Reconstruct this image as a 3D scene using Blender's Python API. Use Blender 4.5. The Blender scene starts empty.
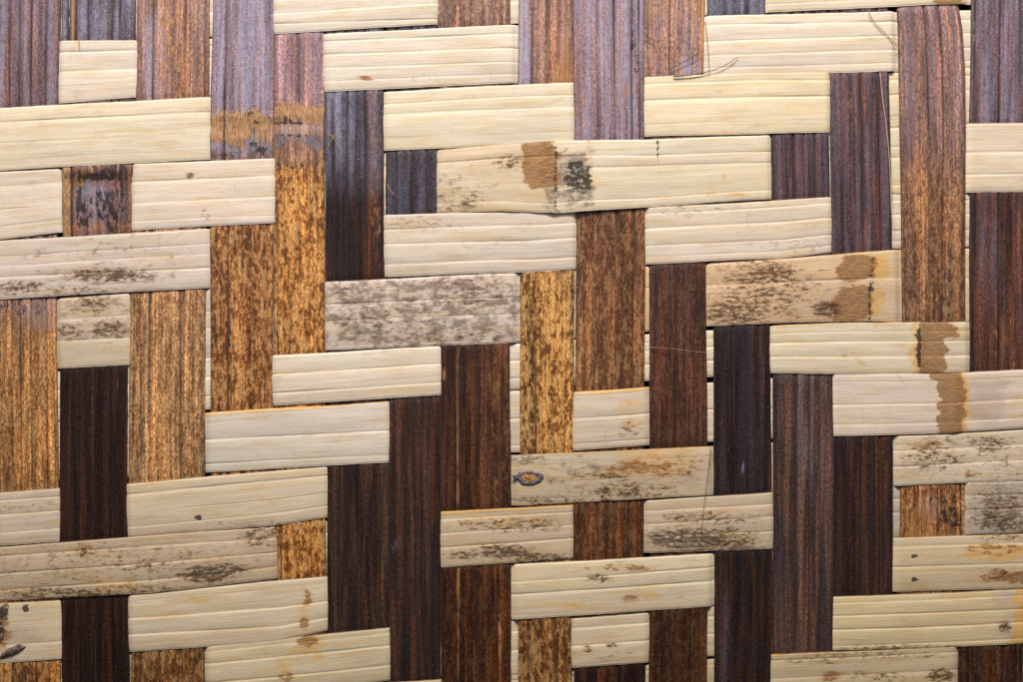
import bpy, math, random
import numpy as np

S = 0.0004                      # metres per unit of the panel's own grid (strip about 25 mm wide)
YB = 765.0                      # grid height of the panel's base
CX, CY = 511.5, 341.0
random.seed(4)

scene = bpy.context.scene
COL = scene.collection

def P(x, y, h=0.0):
    """panel grid -> world: x right, y down, h towards the viewer"""
    return ((x - CX) * S, -h * S, (YB - y) * S)

def lin(c):
    out = []
    for v in c:
        v = v / 255.0
        out.append(v / 12.92 if v <= 0.04045 else ((v + 0.055) / 1.055) ** 2.4)
    return np.array(out)

# ------------------------------------------------------------------ smooth 1-D / 2-D value noise for geometry
def vnoise(x, seed):
    r = np.random.RandomState(seed).rand(4096)
    i = np.floor(x).astype(int); f = x - i; f = f * f * (3 - 2 * f)
    return r[i % 4096] * (1 - f) + r[(i + 1) % 4096] * f - 0.5

def vnoise2(x, y, seed):
    r = np.random.RandomState(seed).rand(256, 256)
    i = np.floor(x).astype(int); f = x - i; f = f * f * (3 - 2 * f)
    j = np.floor(y).astype(int); g = y - j; g = g * g * (3 - 2 * g)
    a = r[i % 256, j % 256] * (1 - f) + r[(i + 1) % 256, j % 256] * f
    b = r[i % 256, (j + 1) % 256] * (1 - f) + r[(i + 1) % 256, (j + 1) % 256] * f
    return a * (1 - g) + b * g - 0.5

# ------------------------------------------------------------------ the weave, measured
# crosswise strips: (x, top, bottom)
H = {
 -1: [(-80,-80,-24),(511,-105,-49),(1100,-125,-68)],
 0: [(-80,-17,44),(60,-22,39),(273,-25,34),(437,-36,24),(518,-40,22),(706,-50,14),(766,-53,12),(935,-58,4.5),(1100,-61,1)],
 1: [(-80,47,111),(60,40,103.5),(133,40,97.5),(323,33.5,92),(518,24,82.5),(706,16,77),(897,10.5,70.5),(966,9,67),(1100,5,63)],
 2: [(-80,112,174),(0,107.5,170),(208,97,159),(384,91.5,150),(573,82,144),(645,77,136.7),(745,73,134),(830,71.5,132.5),(893,71.5,127),(966,67,123),(1100,60,116)],
 3: [(-80,176,243),(0,171.5,239),(60,169,232.5),(133,164,230),(273,158,222.5),(438,150,213),(500,145,210.5),(560,141,213),(644,139.5,207.5),(711,136.5,202.5),(770,135,199),(893,127.5,193),(966,123.5,192),(1100,122,191)],
 4: [(-80,245,304),(0,240,299.5),(208,229,287.5),(384,214.5,276.5),(530,211,271.5),(575,209,268.5),(647,207.5,264.5),(780,200,258),(830,197,252),(893,194,248),(966,193,246),(1100,192,245)],
 5: [(-80,306,374),(57,298.5,368.5),(128,293.5,364.5),(325,281.5,350),(520,272.5,342.5),(708,263.5,326),(790,258,322),(870,251,320.5),(902,249,322),(1100,246,319)],
 6: [(-80,378,425),(57,371,422),(208,357.5,409.5),(273,355,405.5),(440,346,395),(515,343.5,389.5),(648,334,381),(771,325.5,373),(850,322,374.5),(968,322,372),(1100,320,367)],
 7: [(-80,430,486),(0,426,484),(205,412.5,473),(388,401.5,462.5),(515,391,452),(575,391.5,450),(650,387,445),(832,374,436),(940,373.5,433),(1023,369.5,428.5),(1100,368,426)],
 8: [(-80,495,549),(0,493,546),(58,488.5,542),(128,483.5,537),(275,470.5,525),(325,467,518),(512,455.5,506),(712,446,495),(893,436,486),(1023,430,480.5),(1100,427,477)],
 9: [(-80,550,604),(0,547,601),(150,535,593),(275,526.5,578.5),(442,511.5,567.5),(572,505,558.5),(643,500.5,553),(773,492.5,548.5),(895,487,538),(965,482.5,535),(1100,478,530)],
 10: [(-80,606,667),(0,603,663),(58,600,659),(128,594.5,652.5),(280,580.5,641),(326,576.5,630.5),(512,564.5,619.5),(713,553.5,606.5),(893,538,592),(1023,533.5,588),(1100,531,586)],
 11: [(-80,669,726),(60,664,722),(205,646.5,705),(389,628,680.5),(512,621,676),(572,618.5,668.5),(650,612.5,663),(713,607,657),(832,597,650.5),(940,593,648),(1023,589.5,643.5),(1100,588,642)],
 12: [(-80,728,785),(205,707,765),(389,683,741),(572,672,728),(650,665.5,725),(772,655,715),(957,646,705),(1100,644,702)],
 13: [(-80,788,845),(205,768,825),(572,731,787),(772,718,775),(1100,705,762)],
}
# lengthwise strips: (y, left, right)
V = {
 -1: [(-130,-76,-9),(300,-76,-4),(682,-76,-3),(860,-76,-3)],
 0: [(-130,-7,61),(0,-7,60.5),(106,-6,58),(300,-3,56.5),(490,-2,58),(660,-2,60),(860,-2,61)],
 1: [(-130,62,137),(0,61.5,136),(39,60.5,135),(164,61,133),(233,62,132),(368,60,127.5),(540,58.5,127),(595,60,128),(682,61,130),(860,62,131)],
 2: [(-130,136.5,210),(0,136.5,209),(97,135.2,208.5),(290,129,205.5),(480,128,204.5),(650,130.5,204.5),(860,132,206)],
 3: [(-130,213.5,274),(0,213,274.2),(97,209.8,273.6),(158,209.5,273.4),(228,209,273.4),(405,210.5,273.2),(860,208,273)],
 4: [(-130,275,324),(33,274.1,324),(160,273.0,324.6),(350,273.2,325.5),(520,275.5,325),(578,277,326),(860,276,326)],
 5: [(-130,325,383),(91,325,383.5),(278,325.2,384.5),(463,326.5,388.8),(630,327,389.5),(860,327,389)],
 6: [(-130,386,436),(150,386,437),(214,385.5,436.5),(400,388.5,440.8),(682,389.5,441),(860,390,441)],
 7: [(-130,438,510),(24,437.5,510),(343,439.8,510),(508,440.4,511),(682,441,511),(860,441,511)],
 8: [(-130,519,573.3),(0,519,573.3),(82,518,573.4),(270,520,574.5),(453,520,574),(620,518,572),(860,518,572)],
 9: [(-130,573.2,644),(0,573.2,644),(138,574,645),(208,575.5,646),(387,575.5,644.5),(502,572.5,644),(557,572.5,643.5),(664,574,645.5),(860,574,646)],
 10: [(-130,644.6,706),(0,644.6,705.5),(77,645.2,704),(263,649.5,706.5),(446,650,707.5),(609,649.5,707.5),(860,649,708)],
 11: [(-130,707,765),(14,707.5,766),(325,713.5,770.5),(494,714,772),(550,714.5,773),(682,714,772),(860,713,771)],
 12: [(-130,769,828),(132,771,829),(198,771.5,830),(373,773.2,833.4),(480,773,833.6),(650,772.5,833),(860,772,831)],
 13: [(-130,829,888),(70,829.5,889.5),(250,831.5,892.5),(434,834,893),(594,834,893),(860,834,894)],
 14: [(-130,895,957),(0,896.5,958),(30,898,963),(70,899,965.5),(322,902.5,965.5),(486,900,965.5),(537,900,966),(620,896,957),(860,893,954)],
 15: [(-130,972,1034),(0,972,1034),(123,970,1033),(370,970,1033),(480,968,1031),(600,960,1025),(643,958,1023.5),(682,957.5,1023.5),(860,957,1023)],
 16: [(-130,1037,1098),(370,1036,1097),(643,1027,1090),(860,1026,1090)],
}
def hedge(h, x):
    a = np.array(H[h], float)
    return np.interp(x, a[:,0], a[:,1]), np.interp(x, a[:,0], a[:,2])
def vedge(v, y):
    a = np.array(V[v], float)
    return np.interp(y, a[:,0], a[:,1]), np.interp(y, a[:,0], a[:,2])

HS = list(range(-1, 14)); VS = list(range(-1, 17))
# rows: for every crosswise strip the lengthwise strips it lies OVER
over = {
 -1: [0,2,3,5,8,9,11,14],
 0: [4,5,6,12,13,14], 1: [-1,1,5,6,7,11,12,13], 2: [-1,0,1,2,6,7,8,10,11,12],
 3: [0,2,3,7,8,9,10,11,15], 4: [-1,0,1,2,6,7,8,10,11,12,16], 5: [-1,1,5,6,7,11,12,13],
 6: [-1,4,5,6,12,13,14,16], 7: [3,4,5,9,13,14,15], 8: [0,2,3,4,8,9,10,14,15,16],
 9: [-1,0,1,2,3,7,8,10,11,15,16], 10: [0,2,3,4,8,9,10,14,15], 11: [-1,3,4,5,9,13,14,15],
 12: [4,5,6,12,13,14], 13: [-1,1,5,7,8,10,11,13,15,16],
}
# row 9 lies under strip 1? no: it covers 0,1,2,3 in one long float
HOV = {(h, v): (v in over[h]) for h in HS for v in VS}

RISE_H, RISE_V = 2.0, .45      # the pale strips flex, the stiff dark ones stay nearly flat
def sst(t):
    t = np.clip(t, 0, 1); return t * t * (3 - 2 * t)

def lift_H(h, x, y):
    z = np.where(HOV[(h, VS[0])], 1.0, -1.0) * np.ones_like(x)
    for a, b in zip(VS[:-1], VS[1:]):
        bx = 0.5 * (vedge(a, y)[1] + vedge(b, y)[0])
        sa = 1.0 if HOV[(h, a)] else -1.0; sb = 1.0 if HOV[(h, b)] else -1.0
        if sa != sb: z = z + (sb - sa) * sst((x - bx + 2.6 - (.5 if sa > sb else -.5)) / 5.2)
    return z * RISE_H
def lift_V(v, x, y):
    z = np.where(HOV[(HS[0], v)], -1.0, 1.0) * np.ones_like(x)
    for a, b in zip(HS[:-1], HS[1:]):
        by = 0.5 * (hedge(a, x)[1] + hedge(b, x)[0])
        sa = -1.0 if HOV[(a, v)] else 1.0; sb = -1.0 if HOV[(b, v)] else 1.0
        if sa != sb: z = z + (sb - sa) * sst((y - by + 4.0) / 8.0)
    return z * RISE_V

# ------------------------------------------------------------------ what each stretch of a strip looks like
# (from, to, colour at start, colour at end, [(groove at start, at end, strength)...], golden flecks, painted bluish sheen)
HSEG = {
 -1: [(-80,1100,(190,178,150),(190,178,150),[(.3,.3,.6),(.6,.6,.8)])],
 0: [(-80,273,(200,190,165),(200,190,165),[(.3,.3,.6),(.6,.6,.8)]),
     (273,600,(206,197,172),(200,189,158),[(.66,.66,.4),(.83,1.0,.9)]),
     (600,1100,(204,194,160),(202,190,150),[(.5,.5,.8),(.86,.9,.5)])],
 1: [(-80,200,(204,195,170),(205,195,170),[(.18,.18,.9),(.5,.5,.4),(.72,.74,.35)]),
     (200,600,(205,198,174),(205,195,166),[(.12,.16,1),(.33,.43,.7),(.57,.66,.7),(.80,.87,.5)]),
     (600,1100,(208,197,168),(205,193,156),[(.15,.18,.9),(.42,.40,.9),(.65,.65,.9),(.83,.9,.8)])],
 2: [(-80,300,(208,196,160),(206,194,160),[(.22,.25,1),(.55,.6,.25),(.85,.85,.2)]),
     (300,610,(207,197,160),(206,196,160),[(.22,.20,.9),(.38,.4,.7),(.8,.8,.2)]),
     (610,1100,(208,196,156),(203,188,146),[(.12,.15,1),(.40,.40,.8),(.8,.8,.2)])],
 3: [(-80,100,(205,192,164),(203,190,162),[(.22,.22,.8),(.55,.57,.3),(.8,.8,.3)]),
     (100,350,(206,194,166),(203,192,165),[(.28,.26,.7),(.6,.6,.4),(.86,.9,.4)]),
     (350,556,(200,186,152),(198,180,140),[(.20,.20,.9),(.83,.88,.8)]),
     (556,930,(206,196,162),(205,192,152),[(.22,.30,1),(.38,.46,.8),(.86,.88,.6)]),
     (930,1100,(206,194,160),(205,192,158),[(.42,.42,1),(.74,.74,.8)])],
 4: [(-80,300,(192,180,156),(198,186,160),[(.28,.25,.6),(.45,.42,.4),(.62,.67,1),(.85,.85,.3)]),
     (300,610,(200,190,160),(200,190,165),[(.25,.22,.9),(.48,.48,1),(.80,.80,.9)]),
     (610,1100,(203,193,165),(200,186,152),[(.12,.12,.9),(.38,.38,.8),(.68,.68,1),(.88,.88,.4)])],
 5: [(-80,200,(186,172,142),(190,174,140),[(.3,.3,.4),(.6,.62,.8)]),
     (200,600,(196,182,160),(194,180,158),[(.33,.35,.9),(.56,.6,.5),(.95,.95,.5)]),
     (600,1100,(196,168,122),(198,178,136),[(.32,.44,.9)])],
 6: [(-80,600,(202,190,156),(206,196,168),[(.37,.37,.9),(.74,.75,1)]),
     (600,1100,(206,196,158),(200,186,148),[(.18,.18,.7),(.36,.38,.8),(.65,.68,.9)])],
 7: [(-80,450,(196,186,154),(202,194,168),[(.43,.48,.9),(.83,.88,.9)]),
     (450,740,(196,184,150),(198,186,152),[(.45,.45,1),(.88,.9,.8)]),
     (740,1100,(204,192,162),(206,190,160),[(.12,.12,.3),(.5,.5,.9),(.82,.82,.4)])],
 8: [(-80,100,(190,176,144),(190,176,144),[(.15,.15,.9),(.42,.42,.5),(.75,.75,.4)]),
     (100,430,(190,175,138),(198,184,146),[(.2,.15,.9),(.55,.5,.3),(.82,.75,.7)]),
     (430,800,(186,170,132),(188,170,134),[(.22,.2,.3),(.55,.55,.25)]),
     (800,1100,(192,176,138),(196,184,152),[(.3,.3,.5),(.62,.6,1)])],
 9: [(-80,350,(178,160,122),(184,166,128),[(.15,.22,.7),(.48,.50,1),(.80,.77,1)]),
     (350,610,(186,168,128),(188,170,132),[(.14,.14,.9),(.40,.38,.7),(.66,.62,.8)]),
     (610,830,(186,170,134),(182,166,130),[(.2,.2,.7),(.45,.42,.8),(.7,.68,.8)]),
     (830,1100,(176,162,134),(178,164,138),[(.25,.25,.7),(.52,.52,.9)])],
 10: [(-80,100,(198,182,150),(196,180,138),[(.7,.7,.6)]),
     (100,430,(196,182,146),(196,180,140),[(.12,.12,.3),(.40,.48,.9),(.68,.80,.9)]),
     (430,800,(198,184,140),(200,188,148),[(.35,.23,.8),(.56,.50,1)]),
     (800,1100,(192,176,132),(190,172,128),[(.16,.16,.4),(.55,.52,.9)])],
 11: [(-80,480,(186,172,130),(190,178,136),[(.10,.10,.4),(.25,.35,.8),(.50,.75,.9)]),
     (480,740,(192,178,138),(190,178,138),[(.2,.2,.4),(.55,.55,1)]),
     (740,1100,(196,180,128),(198,182,132),[(.12,.12,.4),(.35,.36,.9),(.62,.6,.9),(.92,.9,.6)])],
 12: [(-80,1100,(184,168,124),(184,168,124),[(.1,.1,.9),(.4,.4,.4)])],
 13: [(-80,1100,(180,164,124),(180,164,124),[(.3,.3,.8),(.6,.6,.8)])],
}
# lengthwise
VSEG = {
 -1: [(-130,860,(110,80,60),(110,80,50),[(.3,.3,.8),(.7,.7,.8)],.4,.2)],
 0: [(-130,200,(104,76,76),(102,68,60),[(.23,.23,.7),(.40,.38,.9),(.57,.56,1),(.79,.78,.9)],.1,.8),
     (200,330,(120,92,86),(166,120,74),[(.24,.24,.6),(.38,.38,1),(.56,.56,.5),(.82,.82,.6)],.25,.4),
     (330,570,(176,130,80),(174,126,70),[(.24,.24,.6),(.38,.38,1),(.56,.56,.5),(.82,.82,.6)],.38,0),
     (570,860,(138,94,48),(130,88,44),[(.24,.24,.6),(.38,.38,1),(.6,.6,.5),(.82,.82,.6)],.6,0)],
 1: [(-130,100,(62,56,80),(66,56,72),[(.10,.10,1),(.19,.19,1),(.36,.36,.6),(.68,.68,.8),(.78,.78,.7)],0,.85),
     (100,290,(118,84,66),(112,76,58),[(.13,.13,1)],.1,.3),
     (290,570,(62,42,34),(56,38,28),[(.15,.15,.3),(.33,.33,.5),(.5,.5,.6),(.71,.71,.7)],0,.1),
     (570,860,(56,40,26),(48,34,22),[(.25,.25,.4),(.5,.5,.7),(.74,.74,.5)],0,.05)],
 2: [(-130,200,(170,136,122),(150,102,74),[(.23,.23,1),(.5,.5,.3),(.67,.67,.5),(.94,.94,.4)],.15,.45),
     (200,570,(176,136,100),(180,138,90),[(.13,.13,.6),(.17,.17,.5),(.27,.26,1),(.5,.5,.2),(.67,.67,.7)],.42,.05),
     (570,860,(120,86,46),(112,80,42),[(.12,.12,1),(.4,.4,.4),(.67,.67,.4)],.6,0)],
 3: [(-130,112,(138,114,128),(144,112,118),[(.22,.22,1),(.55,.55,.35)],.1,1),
     (112,190,(140,108,90),(130,100,90),[(.22,.22,1)],.2,.5),
     (190,860,(154,104,58),(158,106,48),[(.28,.28,.9),(.5,.5,.4),(.75,.75,.3),(.9,.9,.7)],.75,0)],
 4: [(-130,104,(158,116,110),(160,118,112),[(.48,.48,.7)],.1,.65),
     (104,160,(172,128,98),(160,120,100),[(.12,.12,.3)],.2,.5),
     (160,860,(166,116,58),(156,104,46),[(.08,.08,1),(.33,.33,.3),(.7,.7,.4),(.93,.93,.4)],.8,0)],
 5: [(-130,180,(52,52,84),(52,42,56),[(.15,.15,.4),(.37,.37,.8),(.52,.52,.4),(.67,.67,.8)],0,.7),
     (180,370,(58,42,40),(66,46,34),[(.15,.15,.4),(.37,.37,.8),(.52,.52,.4),(.67,.67,.8)],0,.15),
     (370,860,(68,56,52),(56,46,38),[(.2,.2,.8),(.28,.28,.5),(.41,.41,.7),(.83,.83,.8)],0,.1)],
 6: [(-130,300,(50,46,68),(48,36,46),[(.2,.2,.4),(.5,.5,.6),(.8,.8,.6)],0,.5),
     (300,860,(72,54,46),(58,42,32),[(.26,.26,.4),(.45,.45,.3),(.66,.66,.6),(.80,.80,.9)],0,.15)],
 7: [(-130,200,(150,112,90),(146,108,86),[(.24,.24,1)],.3,.35),
     (200,540,(88,62,48),(76,52,36),[(.26,.26,1),(.52,.52,.7),(.75,.75,.4)],.05,.1),
     (540,860,(78,52,32),(74,50,28),[(.24,.26,1),(.53,.53,.7),(.8,.8,.3)],.1,0)],
 8: [(-130,200,(146,112,104),(156,108,72),[(.25,.25,.8),(.52,.52,.8),(.8,.8,.3)],.25,.5),
     (200,540,(158,116,62),(160,116,58),[(.29,.29,1),(.55,.55,.2),(.78,.78,.4)],.85,0),
     (540,860,(124,86,42),(112,78,36),[(.2,.2,.8),(.68,.68,.8)],.75,0)],
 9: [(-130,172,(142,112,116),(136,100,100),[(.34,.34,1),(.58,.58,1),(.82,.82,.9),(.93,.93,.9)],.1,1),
     (172,450,(116,78,48),(122,84,50),[(.33,.33,.7),(.58,.58,.8),(.83,.83,.8)],.4,.1),
     (450,610,(102,70,44),(92,64,42),[(.33,.33,.8),(.58,.58,.6),(.8,.8,.7)],.2,0),
     (610,860,(64,46,44),(60,44,40),[(.33,.33,.8),(.6,.6,.8)],.0,0)],
 10: [(-130,170,(168,128,100),(154,118,112),[(.42,.42,.8),(.2,.2,.3),(.75,.75,.3)],.25,.5),
     (170,530,(92,62,50),(84,56,42),[(.2,.2,.3),(.45,.45,1),(.72,.72,.3)],.12,.15),
     (530,860,(78,54,34),(66,46,32),[(.24,.24,.4),(.46,.46,1),(.65,.65,.3),(.87,.87,.7)],.1,0)],
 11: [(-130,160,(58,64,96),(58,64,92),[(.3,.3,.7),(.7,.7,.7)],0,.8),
     (160,520,(62,48,50),(54,40,38),[(.3,.38,.9),(.55,.5,.3),(.8,.8,.6)],0,.2),
     (520,860,(54,40,32),(50,36,28),[(.28,.28,.5),(.5,.5,.3),(.66,.66,.7)],0,.12)],
 12: [(-130,285,(74,56,66),(78,58,66),[(.38,.38,1),(.57,.57,.8),(.75,.75,.8)],0,.4),
     (285,860,(88,70,62),(74,57,46),[(.38,.38,1),(.6,.6,.8),(.77,.77,.7)],0,.25)],
 13: [(-130,340,(90,66,74),(84,58,56),[(.2,.17,.5),(.52,.52,1),(.80,.82,.9)],0,.45),
     (340,860,(70,50,40),(60,40,26),[(.2,.2,.3),(.47,.47,.8),(.78,.8,.7)],0,.15)],
 14: [(-130,160,(128,94,92),(140,100,80),[(.43,.44,.9),(.67,.66,.8)],.2,.5),
     (160,400,(142,98,66),(138,96,56),[(.2,.2,.3),(.44,.45,.7),(.66,.62,.5)],.45,.2),
     (400,860,(158,110,68),(162,112,62),[(.93,.93,.8)],.4,0)],
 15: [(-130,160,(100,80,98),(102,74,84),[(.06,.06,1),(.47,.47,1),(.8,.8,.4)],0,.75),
     (160,430,(88,60,54),(94,62,46),[(.1,.1,1),(.47,.47,.9),(.68,.68,.6)],.05,.2),
     (430,860,(78,54,38),(74,50,34),[(.3,.3,.7),(.7,.7,.7)],.1,0)],
 16: [(-130,860,(90,66,70),(90,60,44),[(.3,.3,.7),(.7,.7,.7)],.1,.4)],
}
# stains and marks: (x, y, rx, ry, kind, strength, squareness)
# kinds: m mould, t torn tan fibre, o orange stain, b scorched, g grey film, f golden flecks, l painted sheen and lavender stain, p pinkish stain
HST = {
 0: [(948,1,14,5,'t',1,2)],
 1: [(76,46,6,6,'o',.5,2),(425,78,22,4,'m',.35,2),(365,78,8,3,'t',.8,2)],
 3: [(190,175,5,3.5,'m',.9,2),(205,216,5,8,'m',.5,2),(455,190,40,30,'g',.45,2),(450,200,40,15,'m',.42,2),(507,162,18,9,'m',.62,2),
     (505,185,60,30,'o',.25,2),(548,190,10,44,'m',.35,2),(540,163,17,26,'t',1.1,4),(552,176,9,40,'g',.6,4),(571,179,23,28,'g',1.0,4),
     (578,178,14,16,'b',.62,4),(555,180,2.0,34,'b',.62,6),(590,172,5,34,'o',.55,4),(590,172,5,34,'g',.5,4),(657,152,1.2,12,'b',.7,4),(655,163,6,8,'o',.5,2),
     (724,175,2,10,'o',.7,2),(725,194,30,3,'o',.7,2),(600,146,30,6,'o',.25,2)],
 4: [(23,288,32,8,'m',.72,2),(110,276,48,8,'m',.82,2),(60,292,70,6,'m',.5,2),(100,265,110,34,'g',.32,2),(420,224,40,9,'m',.45,2),(480,236,100,26,'g',.18,2),(700,210,60,8,'m',.35,2),(800,244,50,10,'m',.3,2)],
 5: [(92,305,30,12,'m',.6,2),(112,330,26,9,'m',.72,2),(70,333,20,8,'m',.66,2),(95,318,50,30,'g',.5,2),
     (422,312,110,38,'g',.82,4),(380,320,60,26,'m',.42,2),(470,292,46,18,'m',.5,2),(450,340,60,14,'m',.4,2),(345,295,22,12,'m',.45,2),
     (760,292,60,32,'m',.62,2),(735,312,40,14,'m',.75,2),(770,275,30,14,'m',.75,2),(826,310,16,10,'m',.9,2),(745,262,40,12,'m',.55,2),(830,290,60,40,'g',.3,2),
     (845,300,34,18,'p',.6,2),(856,268,18,13,'t',.95,4),(852,303,20,19,'t',.9,3),(872,270,3,22,'b',.55,4),(869,302,2.4,22,'b',.7,4),(878,268,9,14,'o',1.0,3),(876,302,8,16,'o',.9,3)],
 6: [(340,385,60,20,'o',.12,2),(915,347,5,30,'o',.9,4),(917.5,347,1.8,20,'b',1.1,4),(931,350,13,34,'t',1.15,4),(945,330,18,10,'t',.7,2),(850,360,16,8,'o',.4,2),(848,352,12,6,'m',.35,2),(955,345,10,24,'p',.25,2)],
 7: [(630,408,16,14,'o',.6,2),(630,428,14,10,'m',.45,2),(632,424,12,8,'o',.6,2),(300,440,60,30,'o',.08,2),
     (950,402,13,36,'t',1.12,4),(944,376,14,5,'t',.9,3),(961,404,7,34,'o',1.0,4),(957,416,1.3,18,'b',.8,4),(985,400,24,26,'p',.75,2),(995,384,12,8,'p',.7,2),(975,412,9,12,'o',.35,2),(1014,410,14,20,'o',.4,2)],
 8: [(40,508,60,8,'m',.35,2),(610,480,100,26,'m',.28,2),(960,458,80,28,'m',.32,2),(199,517.5,2.6,2.6,'b',1.6,2),(200,490,110,26,'o',.16,2),(250,524,50,5,'m',.4,2),
     (527,480,36,20,'o',.42,2),(520,458,22,7,'g',.95,2),(570,468,60,6,'g',.6,2),(595,480,50,26,'g',.5,2),(512,500,12,6,'g',.7,2),(545,500,60,6,'m',.55,2),(600,476,30,4,'m',.6,2),
     (655,460,44,18,'o',.75,2),(645,468,40,16,'t',.50,2),(640,490,50,10,'m',.6,2),(606,495,9,12,'m',.75,2),(700,476,20,24,'p',.45,2),(680,468,30,20,'m',.42,2),
     (935,458,34,14,'m',.58,2),(990,444,26,9,'m',.6,2),(925,444,34,8,'t',.30,2),(970,474,9,4,'t',.55,2),(1010,475,20,5,'m',.4,2),(960,455,70,26,'g',.35,2)],
 9: [(80,548,12,6,'t',.65,2),(83,552,5,6,'m',.8,2),(150,566,60,8,'m',.55,2),(145,590,50,7,'m',.62,2),(205,574,32,10,'m',.80,2),(225,568,26,7,'m',.70,2),(60,594,70,7,'m',.72,2),(120,565,190,28,'m',.30,2),(260,535,26,14,'m',.62,2),(120,584,30,9,'o',.5,2),(130,560,160,24,'g',.28,2),
     (510,525,60,9,'m',.55,2),(505,552,34,9,'m',.84,2),(465,555,22,5,'m',.7,2),(540,558,34,6,'m',.8,2),(500,522,60,10,'o',.45,2),
     (700,538,70,12,'m',.76,2),(715,518,60,8,'m',.55,2),(665,540,20,10,'g',.9,2),(720,548,60,9,'g',.8,2),(690,510,50,10,'o',.35,2),
     (1000,502,34,16,'m',.55,2),(1000,522,34,12,'m',.66,2),(1000,508,40,28,'g',.8,2)],
 10: [(28,610,20,16,'p',.3,2),(4,612,6,9,'b',.85,2),(0,630,5,14,'b',.8,2),(0,625,10,26,'t',.6,2),(26,608,3,4,'b',1.0,2),(50,617,30,20,'o',.3,2),(18,640,26,18,'p',.5,2),
     (212,600,34,9,'o',.65,2),(205,598,16,5,'p',.5,2),(306,598,4,10,'t',.75,2),(305,608,8,24,'o',.6,2),(306,624,5,8,'t',.6,2),
     (625,568,40,4,'t',.50,2),(600,578,16,5,'m',.7,2),(572,570,22,10,'o',.45,2),(632,598,11,5,'t',.62,2),(655,596,12,5,'o',.7,2),(570,605,44,4,'o',.65,2),(680,595,6,6,'m',.3,2),
     (1000,553,46,9,'o',.9,2),(992,550,38,6,'t',.60,2),(1010,577,36,8,'t',.66,2),(998,574,26,9,'m',.5,2),(1012,538,30,4,'m',.6,2),(914,556,3,2,'b',1.1,2),(914,579,2.6,2.6,'b',1.3,2),(950,560,60,20,'o',.2,2)],
 11: [(306,642,12,7,'t',.75,2),(310,646,16,10,'o',.7,2),(321,655,5,7,'o',.75,2),(297,650,10,4,'o',.7,2),(285,668,10,10,'o',.75,2),(288,676,8,6,'t',.6,2),(340,665,70,6,'o',.25,2),
     (588,648,5,5,'m',.8,2),(612,645,8,3,'m',.7,2),(610,655,40,8,'m',.3,2),(583,667,14,3,'m',.5,2),
     (1004,598,13,8,'p',.9,2),(1002,606,11,30,'o',.3,2),(1022,618,9,50,'o',1.1,4),(1004,627,7,6,'m',.9,2),(1004,628,12,9,'p',.8,2),(1004,616,12,26,'p',.35,3),(905,648,80,4,'m',.6,2),(940,620,80,24,'o',.18,2)],
 12: [(870,655,90,5,'m',.45,2),(820,660,50,5,'m',.45,2),(940,676,16,8,'m',.85,2),(955,665,6,20,'p',.5,2),(828,676,14,5,'t',.6,2),(880,676,40,6,'m',.5,2)],
}
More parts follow.
